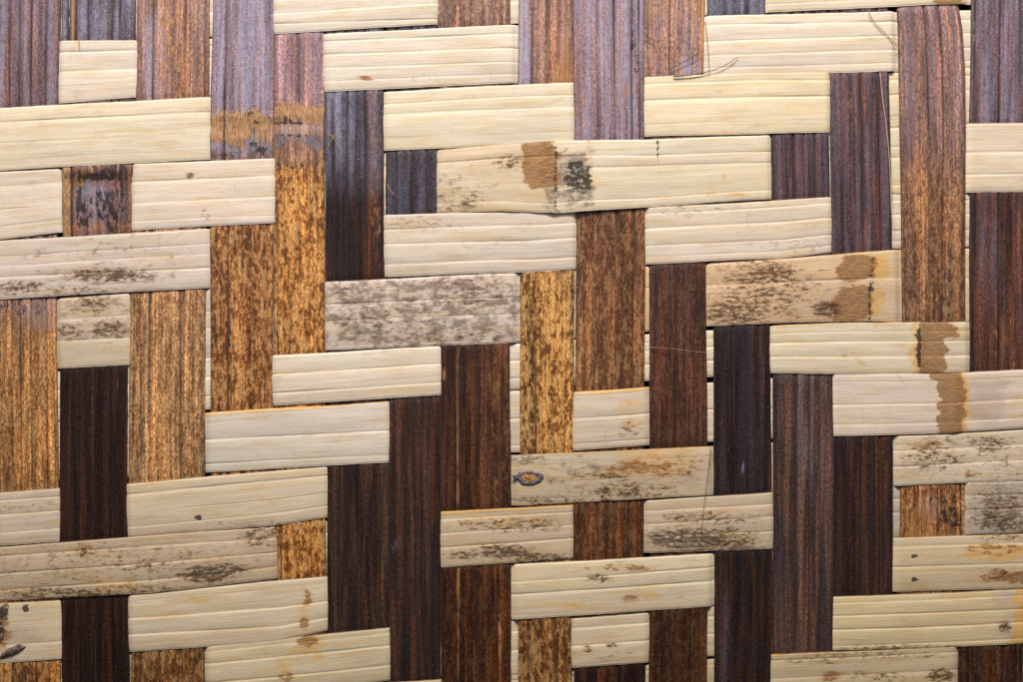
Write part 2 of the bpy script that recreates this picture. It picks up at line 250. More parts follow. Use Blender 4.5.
VST = {
 0: [(12,308,20,9,'b',.34,2),(30,308,32,10,'l',.45,2),(30,306,34,14,'b',.22,2),(40,322,22,10,'p',.6,2)],
 1: [(73,5,1.6,60,'o',1.2,4),(98,206,24,24,'l',.8,2),(110,170,20,8,'b',.66,2),(98,176,30,5,'b',.75,2),(82,180,9,9,'o',1.0,2),(90,192,16,11,'g',.9,2),(102,198,18,9,'b',.6,2),(110,212,14,16,'b',.6,2),(85,215,10,14,'b',.55,2),(100,226,30,6,'o',.8,2),(112,224,10,10,'b',.6,2),(66,200,5,40,'t',.9,4),(79,200,3,30,'b',.7,4),(120,200,8,20,'b',.5,2),(95,167,14,4,'t',.7,2)],
 2: [(172,50,14,60,'t',.42,3),(155,60,10,50,'l',.8,3),(190,70,16,40,'o',.25,2),(176,74,7,26,'b',.22,2)],
 3: [(240,122,34,9,'t',1.25,3),(218,128,10,15,'t',1.15,3),(236,136,16,10,'t',.8,3),(249,114,6,3,'b',.7,2),(256,122,6,2.5,'b',.66,2),(254,144,5,3,'b',.75,2),(240,136,36,5,'p',.8,2),(214,146,7,4,'l',1.5,2),(245,150,26,8,'l',1.0,2),(262,136,12,9,'o',.7,2),(225,154,20,4,'b',.5,2),(262,150,12,7,'b',.45,2)],
 4: [(298,112,30,9,'t',1.1,3),(290,123,22,1.2,'b',.7,2),(312,119,14,1.2,'b',.65,2),(284,119,14,4,'b',.5,2),(296,134,26,1.3,'b',.9,2),(300,128,28,8,'p',.9,2),(300,142,28,6,'g',.9,3),(300,150,28,6,'t',.5,3),(298,158,28,6,'p',.4,3),(296,165,26,8,'b',.35,2)],
 5: [(340,110,12,34,'l',.5,2),(376,170,5,100,'o',.34,3)],
 6: [(395,546,7,8,'g',.45,2),(394,546,3,4,'l',.25,2)],
 7: [(458,430,1.6,300,'o',.85,4),(500,636,1.6,22,'o',.7,3),(444,376,2,6,'o',.8,2),(498,380,12,26,'o',.25,2),(500,420,10,120,'o',.3,3)],
 8: [(566,60,8,30,'o',.8,2),(560,70,14,20,'t',.45,2),(524,40,6,60,'l',1.1,4)],
 9: [(635,50,5,50,'b',.3,3),(632,46,2.5,6,'b',.8,2),(626,92,8,8,'o',.55,2),(584,110,12,40,'o',.20,2)],
 10: [(660,8,30,16,'o',.42,2),(695,8,14,14,'o',.55,2),(703,40,2.5,60,'o',1.3,4),(690,70,20,10,'l',.8,2),(660,60,18,26,'t',.35,2)],
 11: [(743,470,1.2,5,'l',.9,2),(724,640,8,60,'l',.12,2)],
 12: [(810,420,26,80,'l',.15,2)],
 13: [(848,90,6,20,'o',.3,2)],
 14: [(932,505,30,22,'f',.5,2),(930,508,14,16,'p',.55,2),(950,515,12,12,'b',.5,2),(940,497,20,9,'b',.42,2),(955,524,10,2,'b',.8,2),(961,510,1,30,'b',.4,3),(915,520,16,16,'o',.7,2),(930,535,40,3,'o',1.0,2),(940,230,20,90,'t',.2,2)],
 15: [(1005,330,16,60,'o',.25,2),(990,250,10,50,'l',.25,2)],
}
# cross ridges at the joints of the cane: (position along, half width, height)
HRID = {3:[(553,5,1.4),(575,16,1.2),(525,9,-.6)], 5:[(866,7,1.3)], 6:[(918,5,1.1),(932,10,-.5)], 7:[(953,5,1.0)], 11:[(1004,7,.7)]}
VRID = {1:[(171,6,1.6),(205,12,1.2)], 3:[(117,4,.9),(140,8,1.2)], 4:[(115,5,.9),(136,9,1.4)], 14:[(512,10,.8)]}
# stretches that bow out of the weave: (position, half length, height)
HBOW = {2:[(480,110,.8),(100,120,.6),(740,110,1.0)],3:[(570,120,2.6)],8:[(610,110,.8)],6:[(870,100,1.0)],7:[(960,110,1.4)],5:[(800,100,.8)],4:[(100,110,1.2)],9:[(140,150,1.2)],11:[(920,100,1.0)]}
VBOW = {14:[(170,170,2.4)],13:[(160,90,1.0)],6:[(540,140,1.0)],12:[(510,140,1.2)],9:[(70,80,.8)]}

VRIB = {5:[(.67,.93,80,300,(2.6,1.9,1.25)),(.37,.5,80,300,(.55,.55,.6)),(.2,.3,80,300,(.6,.6,.7)),(.52,.62,80,300,(.6,.55,.55))],
 9:[(.82,1,-20,145,(.72,.58,.52)),(0,.12,-20,145,(.8,.62,.5))], 8:[(0,.25,-20,90,(.95,.95,1.15)),(.6,1,-20,90,(1.1,1.0,.8))],
 15:[(0,.07,-20,700,(.5,.45,.45))], 13:[(.17,.36,60,260,(.75,.75,.85)),(.8,1,60,260,(.8,.8,.9))], 6:[(0,.26,380,700,(1.2,1.1,1.0)),(.8,1,380,700,(.7,.65,.6))],
 7:[(0,.24,330,700,(.8,.75,.7)),(.75,1,330,700,(1.25,1.2,1.05))], 12:[(.38,.6,370,660,(1.15,1.12,1.1))], 3:[(0,.22,-20,160,(1.0,1.0,1.12))],
 11:[(.35,.55,320,690,(.7,.68,.7))], 14:[(.0,.2,0,330,(.85,.85,.9))]}
HRIM = {7:[(200,392,4.5,1.2,.9),(572,652,3.5,3.0,1.1)],9:[(440,574,3.2,2.0,1.0)],1:[(60,135,1.5,1.5,.6)],8:[(540,714,1.2,1.2,.8)],12:[(770,958,1.5,1.5,.6)],6:[(770,905,1.2,1.6,.8)],10:[(830,1023,1.2,1.2,.5)],3:[(438,520,1.4,1.2,.7)]}
KIND = {'m':(0,0),'t':(0,1),'o':(0,2),'b':(0,3),'g':(1,0),'f':(1,1),'l':(1,2),'p':(1,3)}

# ------------------------------------------------------------------ materials
class N:
    def __init__(s, mat):
        s.t = mat.node_tree; s.l = s.t.links
    def new(s, typ, **k):
        n = s.t.nodes.new(typ)
        for a, b in k.items(): setattr(n, a, b)
        return n
    def put(s, sock, v):
        if isinstance(v, bpy.types.NodeSocket): s.l.new(v, sock)
        elif isinstance(v, (tuple, list, np.ndarray)):
            v = tuple(float(q) for q in v)
            sock.default_value = v if len(v) == len(sock.default_value) else v + (1.0,)
        else: sock.default_value = v
    def m(s, op, a, b=0.0, c=0.0, clamp=False):
        n = s.new('ShaderNodeMath', operation=op, use_clamp=clamp)
        s.put(n.inputs[0], a); s.put(n.inputs[1], b); s.put(n.inputs[2], c); return n.outputs[0]
    def mix(s, f, a, b, mode='MIX'):
        n = s.new('ShaderNodeMix', data_type='RGBA', blend_type=mode)
        s.put(n.inputs[0], f); s.put(n.inputs[6], a); s.put(n.inputs[7], b); return n.outputs[2]
    def ramp(s, v, lo, hi, a=0.0, b=1.0, smooth=True):
        n = s.new('ShaderNodeMapRange', interpolation_type='SMOOTHSTEP' if smooth else 'LINEAR')
        s.put(n.inputs[0], v); s.put(n.inputs[1], lo); s.put(n.inputs[2], hi); s.put(n.inputs[3], a); s.put(n.inputs[4], b)
        return n.outputs[0]
    def noise(s, L, W, sl, sw, detail=4, rough=.55, dist=0.0, off=0.0):
        c = s.new('ShaderNodeCombineXYZ')
        s.put(c.inputs[0], s.m('MULTIPLY', L, sl)); s.put(c.inputs[1], s.m('MULTIPLY', W, sw)); c.inputs[2].default_value = off
        n = s.new('ShaderNodeTexNoise'); n.inputs['Scale'].default_value = 1.0
        n.inputs['Detail'].default_value = detail; n.inputs['Roughness'].default_value = rough; n.inputs['Distortion'].default_value = dist
        s.l.new(c.outputs[0], n.inputs['Vector']); return n.outputs['Fac']

def bamboo(name, dark):
    mat = bpy.data.materials.new(name); mat.use_nodes = True
    mat.node_tree.nodes.clear(); n = N(mat)
    uv = n.new('ShaderNodeUVMap', uv_map='grain'); sp = n.new('ShaderNodeSeparateXYZ'); n.l.new(uv.outputs[0], sp.inputs[0])
    L, W = n.m('MULTIPLY', sp.outputs[0], 100.0), n.m('MULTIPLY', sp.outputs[1], 100.0)     # back to grid units
    def attr(nm):
        a = n.new('ShaderNodeAttribute', attribute_name=nm); return a
    tone = attr('tone').outputs['Color']
    A = attr('marks_a'); B = attr('marks_b'); G = attr('groove').outputs['Fac']
    sa = n.new('ShaderNodeSeparateColor'); n.l.new(A.outputs['Color'], sa.inputs[0])
    sb = n.new('ShaderNodeSeparateColor'); n.l.new(B.outputs['Color'], sb.inputs[0])
    mo, ta, og, bu = sa.outputs[0], sa.outputs[1], sa.outputs[2], A.outputs['Alpha']
    gr, fl, sheen_stain, pk = sb.outputs[0], sb.outputs[1], sb.outputs[2], B.outputs['Alpha']
    s1 = n.noise(L, W, .006, .35, 5, .6, 0, 1.3)
    s2 = n.noise(L, W, .022, 1.1, 4, .6, 0, 5.1)
    s3 = n.noise(L, W, .012, .09, 3, .5, 0, 9.7)
    grit = n.noise(L, W, .7, .8, 3, .7, 0, 2.2)
    bl = n.noise(L, W, .045, .10, 8, .68, .3, 7.7)
    bl2 = n.noise(L, W, .11, .22, 7, .72, .4, 3.9)
    if dark:
        amp = n.m('ADD', .25, n.m('ADD', n.m('MULTIPLY', n.m('SUBTRACT', n.ramp(s1, .34, .66), .0), .80),
                  n.m('ADD', n.m('MULTIPLY', n.ramp(s2, .34, .66), .50), n.m('MULTIPLY', n.ramp(s3, .3, .7), .35))))
    else:
        amp = n.m('ADD', .84, n.m('ADD', n.m('MULTIPLY', n.ramp(s1, .34, .66), .10),
                  n.m('ADD', n.m('MULTIPLY', n.ramp(s2, .34, .66), .13), n.m('MULTIPLY', n.ramp(s3, .3, .7), .12))))
    amp = n.m('MULTIPLY', amp, n.m('ADD', .83 if not dark else .74, n.m('MULTIPLY', grit, .36 if not dark else .54)))
    cc = n.new('ShaderNodeCombineXYZ')
    for i in range(3): n.l.new(amp, cc.inputs[i])
    col = n.mix(1.0, tone, cc.outputs[0], 'MULTIPLY')
    if dark:
        # warm and cool threads side by side
        th = n.ramp(n.noise(L, W, .005, .16, 4, .6, 0, 21.), .38, .68)
        col = n.mix(n.m('MULTIPLY', th, n.m('SUBTRACT', .75, n.m('MULTIPLY', fl, .35))), col, n.mix(1.0, col, (1.40, 1.10, .72), "MULTIPLY"))
        dk = n.ramp(n.noise(L, W, .007, .15, 4, .60, .1, 71.), .60, .44)
        col = n.mix(n.m('MULTIPLY', dk, n.m('SUBTRACT', n.m('SUBTRACT', .92, n.m('MULTIPLY', fl, .85)), n.m('MULTIPLY', sheen_stain, .15), clamp=True)), col, n.mix(1.0, col, (.26, .22, .22), 'MULTIPLY'))
        gm = n.ramp(n.noise(L, W, .30, .55, 4, .7, 0, 81.), .40, .62, .50, 1.52)
        gc = n.new('ShaderNodeCombineXYZ')
        for i in range(3): n.l.new(gm, gc.inputs[i])
        col = n.mix(1.0, col, gc.outputs[0], 'MULTIPLY')
        lt = n.ramp(n.noise(L, W, .005, .13, 3, .55, .1, 75.), .52, .72)
        col = n.mix(n.m('MULTIPLY', lt, .40), col, n.mix(1.0, col, (1.75, 1.6, 1.55), 'MULTIPLY'))
        # golden flecks
        f1 = n.noise(L, W, .115, .27, 7, .62, .25, 4.4)
        f2 = n.noise(L, W, .03, .16, 3, .5, .1, 14.4)
        f3 = n.noise(L, W, .45, 1.0, 3, .6, .2, 34.4)
        ff = n.m('ADD', n.m('ADD', n.m('MULTIPLY', f1, .78), n.m('MULTIPLY', f3, .14)), n.m('MULTIPLY', f2, .22))
        lo = n.m('MULTIPLY', n.ramp(ff, .560, .512), n.m('MULTIPLY', fl, 1.15, clamp=True), clamp=True)
        hi = n.m('MULTIPLY', n.ramp(ff, .585, .63), n.m('MULTIPLY', fl, .80, clamp=True), clamp=True)
        col = n.mix(lo, col, n.mix(1.0, col, (.33, .23, .15), 'MULTIPLY'))
        col = n.mix(hi, col, n.mix(.55, n.mix(1.0, col, (1.7, 1.6, 1.4), 'MULTIPLY'), (.60, .40, .19)))
        # bluish sheen and sparkle painted in, lavender stains too, broken into fine specks
        w1 = n.ramp(n.m('ADD', n.m('MULTIPLY', grit, .5), n.m('MULTIPLY', bl2, .5)), .36, .62)
        sheen_stain_f = n.m('MULTIPLY', n.m('MULTIPLY', sheen_stain, n.m('ADD', .25, n.m('MULTIPLY', w1, .75))), .62, clamp=True)
        sheen_stain_f = n.m('MULTIPLY', sheen_stain_f, n.ramp(n.noise(L, W, .006, .12, 3, .5, .1, 79.), .38, .62, .35, 1.30), clamp=True)
        col = n.mix(sheen_stain_f, col, (.37, .34, .45))
        sp1 = n.m('MULTIPLY', n.ramp(n.noise(L, W, .62, .80, 1, .5, 0, 44.), .58, .70), n.m('ADD', .045, n.m('MULTIPLY', sheen_stain, .50)), clamp=True)
        col = n.mix(sp1, col, (.52, .48, .52))
        # brown scuffs
        sc = n.m('MULTIPLY', n.ramp(bl, .56, .70), .35)
        col = n.mix(sc, col, n.mix(1.0, col, (1.35, .98, .70), 'MULTIPLY'))
    else:
        # faint yellow and grey drift, fine dark fibres and pinholes
        col = n.mix(n.m('MULTIPLY', n.ramp(n.noise(L, W, .016, .11, 7, .68, .3, 31.), .46, .66), .70), col, n.mix(1.0, col, (.94, .82, .60), 'MULTIPLY'))
        fib = n.m('MULTIPLY', n.ramp(n.noise(L, W, .014, .8, 5, .62, 0, 12.), .56, .72), .42)
        col = n.mix(fib, col, n.mix(1.0, col, (.62, .52, .40), 'MULTIPLY'))
        pin = n.m('MULTIPLY', n.ramp(n.noise(L, W, .16, .42, 4, .7, .2, 52.), .69, .74), .75)
        col = n.mix(pin, col, (.20, .12, .06))
        for k_, (ang, o_) in enumerate(((.9, 5.), (-.6, 9.), (1.5, 13.))):
            # hairline scratches and snagged fibres running askew
            u = n.m('ADD', n.m('MULTIPLY', L, math.cos(ang)), n.m('MULTIPLY', W, math.sin(ang)))
            v = n.m('SUBTRACT', n.m('MULTIPLY', W, math.cos(ang)), n.m('MULTIPLY', L, math.sin(ang)))
            sc_ = n.noise(u, v, .012, .45, 2, .5, .1, 111. + o_)
            ms_ = n.ramp(n.noise(L, W, .02, .03, 2, .5, 0, 131. + o_), .52, .60)
            col = n.mix(n.m('MULTIPLY', n.m('MULTIPLY', n.ramp(sc_, .70, .745), ms_), .45), col, n.mix(1.0, col, (.50, .38, .26), 'MULTIPLY'))
        dust = n.m('MULTIPLY', n.ramp(bl, .55, .74), .28)
        col = n.mix(dust, col, (.30, .24, .19))
    def streaked(c): return n.mix(1.0, c, cc.outputs[0], 'MULTIPLY')
    # pinkish and orange stains
    col = n.mix(n.m('MULTIPLY', n.ramp(n.m('ADD', pk, n.m('MULTIPLY', n.m('SUBTRACT', bl, .5), 1.6)), .18, .75), .60), col, streaked((.30, .19, .14) if dark else (.46, .33, .26)))
    of = n.ramp(n.m('ADD', og, n.m('MULTIPLY', n.m('SUBTRACT', n.m('MULTIPLY', n.m('ADD', bl, bl2), .5), .5), 3.6)), .25, 1.05)
    of = n.m('MULTIPLY', of, n.ramp(og, .02, .2))
    col = n.mix(n.m('MULTIPLY', of, .84), col, streaked((.36, .17, .06) if dark else (.64, .36, .10)))
    gn = n.noise(L, W, .065, .10, 9, .74, .2, 101.)
    # grey film, mottled
    gf = n.m('MULTIPLY', n.ramp(n.m('ADD', n.m('MULTIPLY', gr, .17), n.m('ADD', n.m('MULTIPLY', gn, .85), n.m('MULTIPLY', bl2, .15))), .57, .70), n.ramp(gr, .0, .3))
    col = n.mix(n.m('MULTIPLY', gf, .75), col, (.20, .20, .25) if dark else (.155, .105, .070))
    # torn tan fibre
    tf = n.ramp(n.m('ADD', ta, n.m('MULTIPLY', n.m('SUBTRACT', n.m('ADD', n.m('MULTIPLY', bl, .6), n.m('MULTIPLY', bl2, .5)), .55), 3.4)), .46, .60)
    tf = n.m('MULTIPLY', tf, n.ramp(ta, .05, .3))
    tt = n.noise(L, W, .13, .80, 7, .75, .5, 61.)
    tcol = n.mix(n.ramp(tt, .38, .60), (.24, .10, .035) if dark else (.13, .055, .020), (.62, .35, .16) if dark else (.50, .26, .105))
    th_ = n.ramp(n.m('ADD', ta, n.m('MULTIPLY', n.m('SUBTRACT', bl, .5), 2.4)), .05, .55)
    th_ = n.m('MULTIPLY', n.m('MULTIPLY', th_, n.ramp(ta, .0, .3)), .55)
    col = n.mix(th_, col, n.mix(1.0, col, (.92, .70, .46), 'MULTIPLY'))
    col = n.mix(n.m('MULTIPLY', tf, n.ramp(tt, .30, .60, .55, .95)), col, tcol)
    # mould: dark specks that cluster
    mb = n.noise(L, W, .13, .34, 9, .80, .3, 91.)
    mm = n.m('ADD', n.m('MULTIPLY', mb, .85), n.m('ADD', n.m('MULTIPLY', bl, .24), 0.0))
    ms = n.m('ADD', n.m('MULTIPLY', mo, .22), mm)
    mh = n.m('MULTIPLY', n.ramp(ms, .61, .72), n.ramp(mo, .0, .25))
    col = n.mix(n.m('MULTIPLY', mh, .75), col, n.mix(1.0, col, (.56, .42, .29), 'MULTIPLY'))
    mf = n.ramp(ms, .69, .76)
    mf = n.m('MULTIPLY', mf, n.ramp(mo, .0, .2))
    col = n.mix(n.m('MULTIPLY', mf, .80), col, (.060, .036, .022))
    # scorch
    bf = n.ramp(n.m('ADD', bu, n.m('MULTIPLY', n.m('SUBTRACT', bl2, .5), 3.2)), .46, .66)
    bf = n.m('MULTIPLY', bf, n.ramp(bu, .05, .25))
    col = n.mix(n.m('MULTIPLY', bf, .88), col, (.022, .016, .015))
    # dirt lodged in the splits, dark line along the strip edges
    col = n.mix(n.m('MULTIPLY', G, .80, clamp=True), col, (.030, .018, .012))
    # relief of the fibre
    h = n.m('ADD', n.m('MULTIPLY', s2, .22 if not dark else .8), n.m('ADD', n.m('MULTIPLY', s1, .12 if not dark else .9), n.m('MULTIPLY', grit, .30 if not dark else .5)))
    h = n.m('ADD', h, n.m('MULTIPLY', tf, n.m('MULTIPLY', tt, 2.0)))
    h = n.m('SUBTRACT', h, n.m('MULTIPLY', tf, 1.0))
    h = n.m('SUBTRACT', h, n.m('MULTIPLY', mf, .5))
    h = n.m('SUBTRACT', h, n.m('MULTIPLY', bf, n.m('MULTIPLY', tt, 1.6)))
    if dark: h = n.m('ADD', h, n.m('MULTIPLY', n.m('MULTIPLY', fl, ff), 1.2))
    bp = n.new('ShaderNodeBump'); bp.inputs['Strength'].default_value = .8; bp.inputs['Distance'].default_value = S * 1.0
    n.l.new(h, bp.inputs['Height'])
    rough = n.m('ADD', .20 if dark else .45, n.m('MULTIPLY', grit, .28))
    rough = n.m('ADD', rough, n.m('MULTIPLY', n.m('ADD', n.m('ADD', tf, mf), n.m('MULTIPLY', G, 1.0), clamp=True), .35), clamp=True)
    if dark: rough = n.m('ADD', rough, n.m('MULTIPLY', fl, .18), clamp=True)
    bs = n.new('ShaderNodeBsdfPrincipled')
    n.l.new(col, bs.inputs['Base Color']); n.l.new(rough, bs.inputs['Roughness']); n.l.new(bp.outputs[0], bs.inputs['Normal'])
    bs.inputs['Specular IOR Level'].default_value = .45 if dark else .28
    out = n.new('ShaderNodeOutputMaterial'); n.l.new(bs.outputs[0], out.inputs[0])
    return mat

def plain(name, c1, c2, rough=.7, scale=3000., bump=.3, spec=.3):
    mat = bpy.data.materials.new(name); mat.use_nodes = True; mat.node_tree.nodes.clear(); n = N(mat)
    tc = n.new('ShaderNodeTexCoord'); nz = n.new('ShaderNodeTexNoise'); nz.inputs['Scale'].default_value = scale
    nz.inputs['Detail'].default_value = 5; n.l.new(tc.outputs['Object'], nz.inputs['Vector'])
    bs = n.new('ShaderNodeBsdfPrincipled'); n.l.new(n.mix(n.ramp(nz.outputs[0], .35, .65), c1, c2), bs.inputs['Base Color'])
    bs.inputs['Roughness'].default_value = rough; bs.inputs['Specular IOR Level'].default_value = spec
    bp = n.new('ShaderNodeBump'); bp.inputs['Strength'].default_value = bump; bp.inputs['Distance'].default_value = S
    n.l.new(nz.outputs[0], bp.inputs['Height']); n.l.new(bp.outputs[0], bs.inputs['Normal'])
    out = n.new('ShaderNodeOutputMaterial'); n.l.new(bs.outputs[0], out.inputs[0]); return mat

PALE = bamboo('pale_split_bamboo', False)
DARK = bamboo('dark_bamboo_skin', True)

# ------------------------------------------------------------------ one strip
KP = 0.95      # tone gain of pale cane
KD = 1.00      # tone gain of dark skin
STEP = 3.0
THICK = 1.5
def make_strip(kind, idx):
    isH = kind == 'H'
    ks = 1000 + idx * 17 + (0 if isH else 500)
    rnd = random.Random(ks)
    a0, a1 = (-74 - rnd.random()*14, 1094 + rnd.random()*14) if isH else (-126 - rnd.random()*14, 752 + rnd.random()*12)
    nl = int((a1 - a0) / STEP) + 1
    L = np.linspace(a0, a1, nl)
    e0, e1 = (hedge if isH else vedge)(idx, L)
    # slightly ragged, wandering cut edges
    e0 = e0 + vnoise(L * .015, ks) * .9 + vnoise(L * .19, ks + 1) * .32
    e1 = e1 + vnoise(L * .015, ks + 2) * .9 + vnoise(L * .19, ks + 3) * .32
    wid = float(np.mean(e1 - e0)); nw = int(wid / 0.72)
    t = np.linspace(0, 1, nw)
    LL, TT = np.meshgrid(L, t, indexing='ij')
    WW = e0[:, None] + (e1 - e0)[:, None] * TT
    width = (e1 - e0)[:, None] * np.ones_like(TT)
    segs = (HSEG if isH else VSEG)[idx]
    tone = np.zeros(LL.shape + (3,)); hgt = np.zeros(LL.shape); groove = np.zeros(LL.shape)
    MA = np.zeros(LL.shape + (4,)); MB = np.zeros(LL.shape + (4,))
    K = KP if isH else KD
    for si, sg in enumerate(segs):
        lo, hi = sg[0], sg[1]
        sel = (L >= lo) & (L < hi) if si < len(segs) - 1 else (L >= lo)
        if si == 0: sel |= L < lo
        if not sel.any(): continue
        f = np.clip((L[sel] - lo) / (hi - lo), 0, 1)
        c0, c1 = lin(sg[2]), lin(sg[3])
        base = (c0[None] * (1 - f[:, None]) + c1[None] * f[:, None]) * K
        tn = base[:, None, :] * np.ones((1, nw, 1))
        g = sorted(sg[4], key=lambda q: q[0])
        ls = L[sel]
        edges = [np.zeros_like(ls)]; strg = [1.0]
        faint = [q for q in g if q[2] < .38]; g = [q for q in g if q[2] >= .38]
        for k, (ga, gb, st) in enumerate(g):
            wob = vnoise(ls * .012, ks + 40 + k + si * 9) * .011 + vnoise(ls * .08, ks + 70 + k) * .002
            edges.append(np.clip(ga + (gb - ga) * f + wob, .02, .985)); strg.append(st)
        edges.append(np.ones_like(ls)); strg.append(1.0)
        T = np.ones((len(ls), 1)) * t[None]; WD = width[sel]
        hh = np.zeros_like(T); gg = np.zeros_like(T); rc = np.zeros_like(T)
        rr = random.Random(ks + si * 3)
        for k in range(len(edges) - 1):
            a, b = edges[k][:, None], edges[k + 1][:, None]
            ins = (T >= a) & (T <= b)
            q = np.clip((T - a) / np.maximum(b - a, 1e-4), 0, 1)
            wpx = (b - a) * WD
            s_ = .5 * (strg[k] + strg[k + 1])
            amp = np.clip(wpx * (.036 if isH else .055), .15, .60 if isH else .85) * (.45 + .55 * s_)
            # full ribs: plump in the middle, falling faster on one flank
            if isH: prof = np.where(q < .16, 1 - ((.16 - q) / .16) ** 2, 1 - ((q - .16) / .84) ** 2.6)
            else: prof = 1 - np.abs(2 * q - 1) ** 3.4
            hh = np.where(ins, amp * prof, hh)
            rc = np.where(ins, prof, rc)
            tv = 1 + (rr.random() - .5) * (.10 if isH else .34)
            cv = np.array([1 + (rr.random() - .5) * .05, 1.0, 1 + (rr.random() - .5) * (.08 if isH else .16)])
            tn = np.where(ins[..., None], tn * tv * cv, tn)
        for k, (ga, gb, st) in enumerate(g):
            c = edges[k + 1][:, None]
            dpx = np.abs(T - c) * WD
            fade = np.clip(st * (0.80 + 1.1 * vnoise(ls * .018, ks + 90 + k + si))[:, None], 0, 1.1)
            hh -= fade * (.40 if isH else 1.5) * np.exp(-(dpx / .62) ** 2)
            gst = (.12 + .85 * np.clip(fade - .35, 0, 1) * (.6 + 1.6 * np.abs(vnoise(ls * .025, ks + 33 + k)))[:, None]) if isH else fade * 1.2
            gg = np.maximum(gg, gst * np.exp(-(dpx / (.50 if isH else .45 + .42 * st)) ** 2))
        for k, (ga, gb, st) in enumerate(faint):
            c = (ga + (gb - ga) * f + vnoise(ls * .012, ks + 140 + k) * .02)[:, None]
            fd = np.clip(st * (1 + 2.2 * vnoise(ls * .02, ks + 190 + k))[:, None], 0, .6)
            hh -= fd * .5 * np.exp(-(np.abs(T - c) * WD / .6) ** 2)
            gg = np.maximum(gg, fd * .7 * np.exp(-(np.abs(T - c) * WD / .5) ** 2))
        tone[sel] = tn; hgt[sel] = hh; groove[sel] = gg
        if not isH:
            MB[sel, :, 1] = sg[5]; MB[sel, :, 2] = (sg[6] ** 1.7) * (.25 + .95 * rc)  # painted sheen weighted towards the rib crowns
    lum = tone @ np.array([.21, .72, .07])
    if isH:
        tone = tone * np.array([1.22, 1.13, 1.25]); tone = tone * .82 + .18 * lum[..., None] * np.array([1.28, 1.10, .90]); tone = np.minimum(tone, .80)
    else:
        k_ = np.clip(lum / .10, .12, 1.0) ** .50
        wd_ = np.clip((.11 - lum) / .09, 0, 1)[..., None]
        tone = tone * k_[..., None] * ((np.array([1.06, 1.03, 1.02]) + MB[..., 1:2] * np.array([.13, .14, .06])) * (1 - wd_) + np.array([1.74, 1.14, .56]) * wd_)
    X, Y = (LL, WW) if isH else (WW, LL)
    def blur(a, k):
        pad = np.concatenate([np.repeat(a[:1], k, 0), a, np.repeat(a[-1:], k, 0)])
        cs = np.concatenate([np.zeros((1,) + a.shape[1:]), np.cumsum(pad, 0)])
        return (cs[2*k+1:] - cs[:-(2*k+1)]) / (2*k+1)
    jag = vnoise2(WW * .16, LL * .02, ks + 300) * 13 + vnoise2(WW * .5, LL * .05, ks + 301) * 5
    if not isH:
        ii = np.clip(np.arange(nl)[:, None] + np.round(jag / STEP).astype(int), 0, nl - 1)
        tone = tone[ii, np.arange(nw)[None, :]]
    jag = jag * (.75 if not isH else .6)
    kb = 4 if (not isH and idx in (3, 4)) else 7
    tone = blur(tone, kb); MB = blur(MB, kb)
    # soften changes of tone between stretches of one strip
    # ribs of their own colour
    for (fa, fb, y0, y1, tint) in (VRIB if not isH else {}).get(idx, []):
        w_ = np.clip((TT - fa) * 40 + .5, 0, 1) * np.clip((fb - TT) * 40 + .5, 0, 1) * np.clip((LL - y0) / 8, 0, 1) * np.clip((y1 - LL) / 8, 0, 1)
        tone = tone * (1 + w_[..., None] * (np.array(tint) - 1))
    # painted marks
    for (x, y, rx, ry, kd, st, sq) in (HST if isH else VST).get(idx, []):
        j_ = jag if (kd in 'tolg' and (rx if isH else ry) > 3.5) else 0.0
        d = ((np.abs(X + (j_ if isH else 0) - x) / rx) ** sq + (np.abs(Y + (0 if isH else j_) - y) / ry) ** sq) ** (1.0 / sq)
        v = np.clip((1.55 - d) / 1.15, 0, 1) if sq <= 2 else np.clip((1.25 - d) / .5, 0, 1); v = v * v * (3 - 2 * v) * st
        ch = KIND[kd]; M = MA if ch[0] == 0 else MB
        M[..., ch[1]] = np.maximum(M[..., ch[1]], v) if kd != 'l' else M[..., ch[1]] + v
    if isH:
        de = WW - e0[:, None]
        for (x0, x1, w0, w1, st) in HRIM.get(idx, []):
            wd_ = np.interp(X, [x0, x1], [w0, w1]) * (1 + .5 * vnoise(X * .06, ks + 61))
            v = np.clip((wd_ - de) / .8 + .5, 0, 1) * ((X > x0) & (X < x1)) * st
            MA[..., 2] = np.maximum(MA[..., 2], v); groove = np.maximum(groove, .55 * np.exp(-((de - wd_ - .4) / .7) ** 2) * ((X > x0) & (X < x1)) * st * .6)
    for (p, w, hh_) in (HRID if isH else VRID).get(idx, []):
        pp = p + vnoise(TT * 6, ks + 5) * 2.0
        hgt += hh_ * np.exp(-((LL - pp) / w) ** 2)
    bow = np.zeros_like(LL)
    for (p, w, hb) in (HBOW if isH else VBOW).get(idx, []):
        bow += hb * np.clip(1 - ((LL - p) / w) ** 2, 0, 1)
    bow = bow * np.clip((lift_H if isH else lift_V)(idx, X, Y) / (RISE_H if isH else RISE_V), 0, 1)
    # edge roll-off, a hint of overall crown, fine unevenness
    edge_px = np.minimum(TT, 1 - TT) * width
    hgt -= .5 * np.exp(-(edge_px / .7) ** 2)
    if not isH: groove = np.maximum(groove, .85 * np.exp(-(edge_px / .9) ** 2))
    else: groove = np.maximum(groove, .30 * np.exp(-(edge_px / .5) ** 2))
    crown = (.7 if isH else .45) * (1 - (2 * TT - 1) ** 2)
    hgt += crown + vnoise2(LL * .012, WW * .05, ks) * .5 + vnoise2(LL * .05, WW * .2, ks + 8) * (.08 if isH else .2)
    hgt += (vnoise(LL * .006, ks + 11) * .8) * (2 * TT - 1)          # gentle twist
    z = (lift_H if isH else lift_V)(idx, X, Y) + bow + .45 * hgt + .55 * hgt
    # ---- mesh: front sheet, back sheet, closed rim
    nv = nl * nw
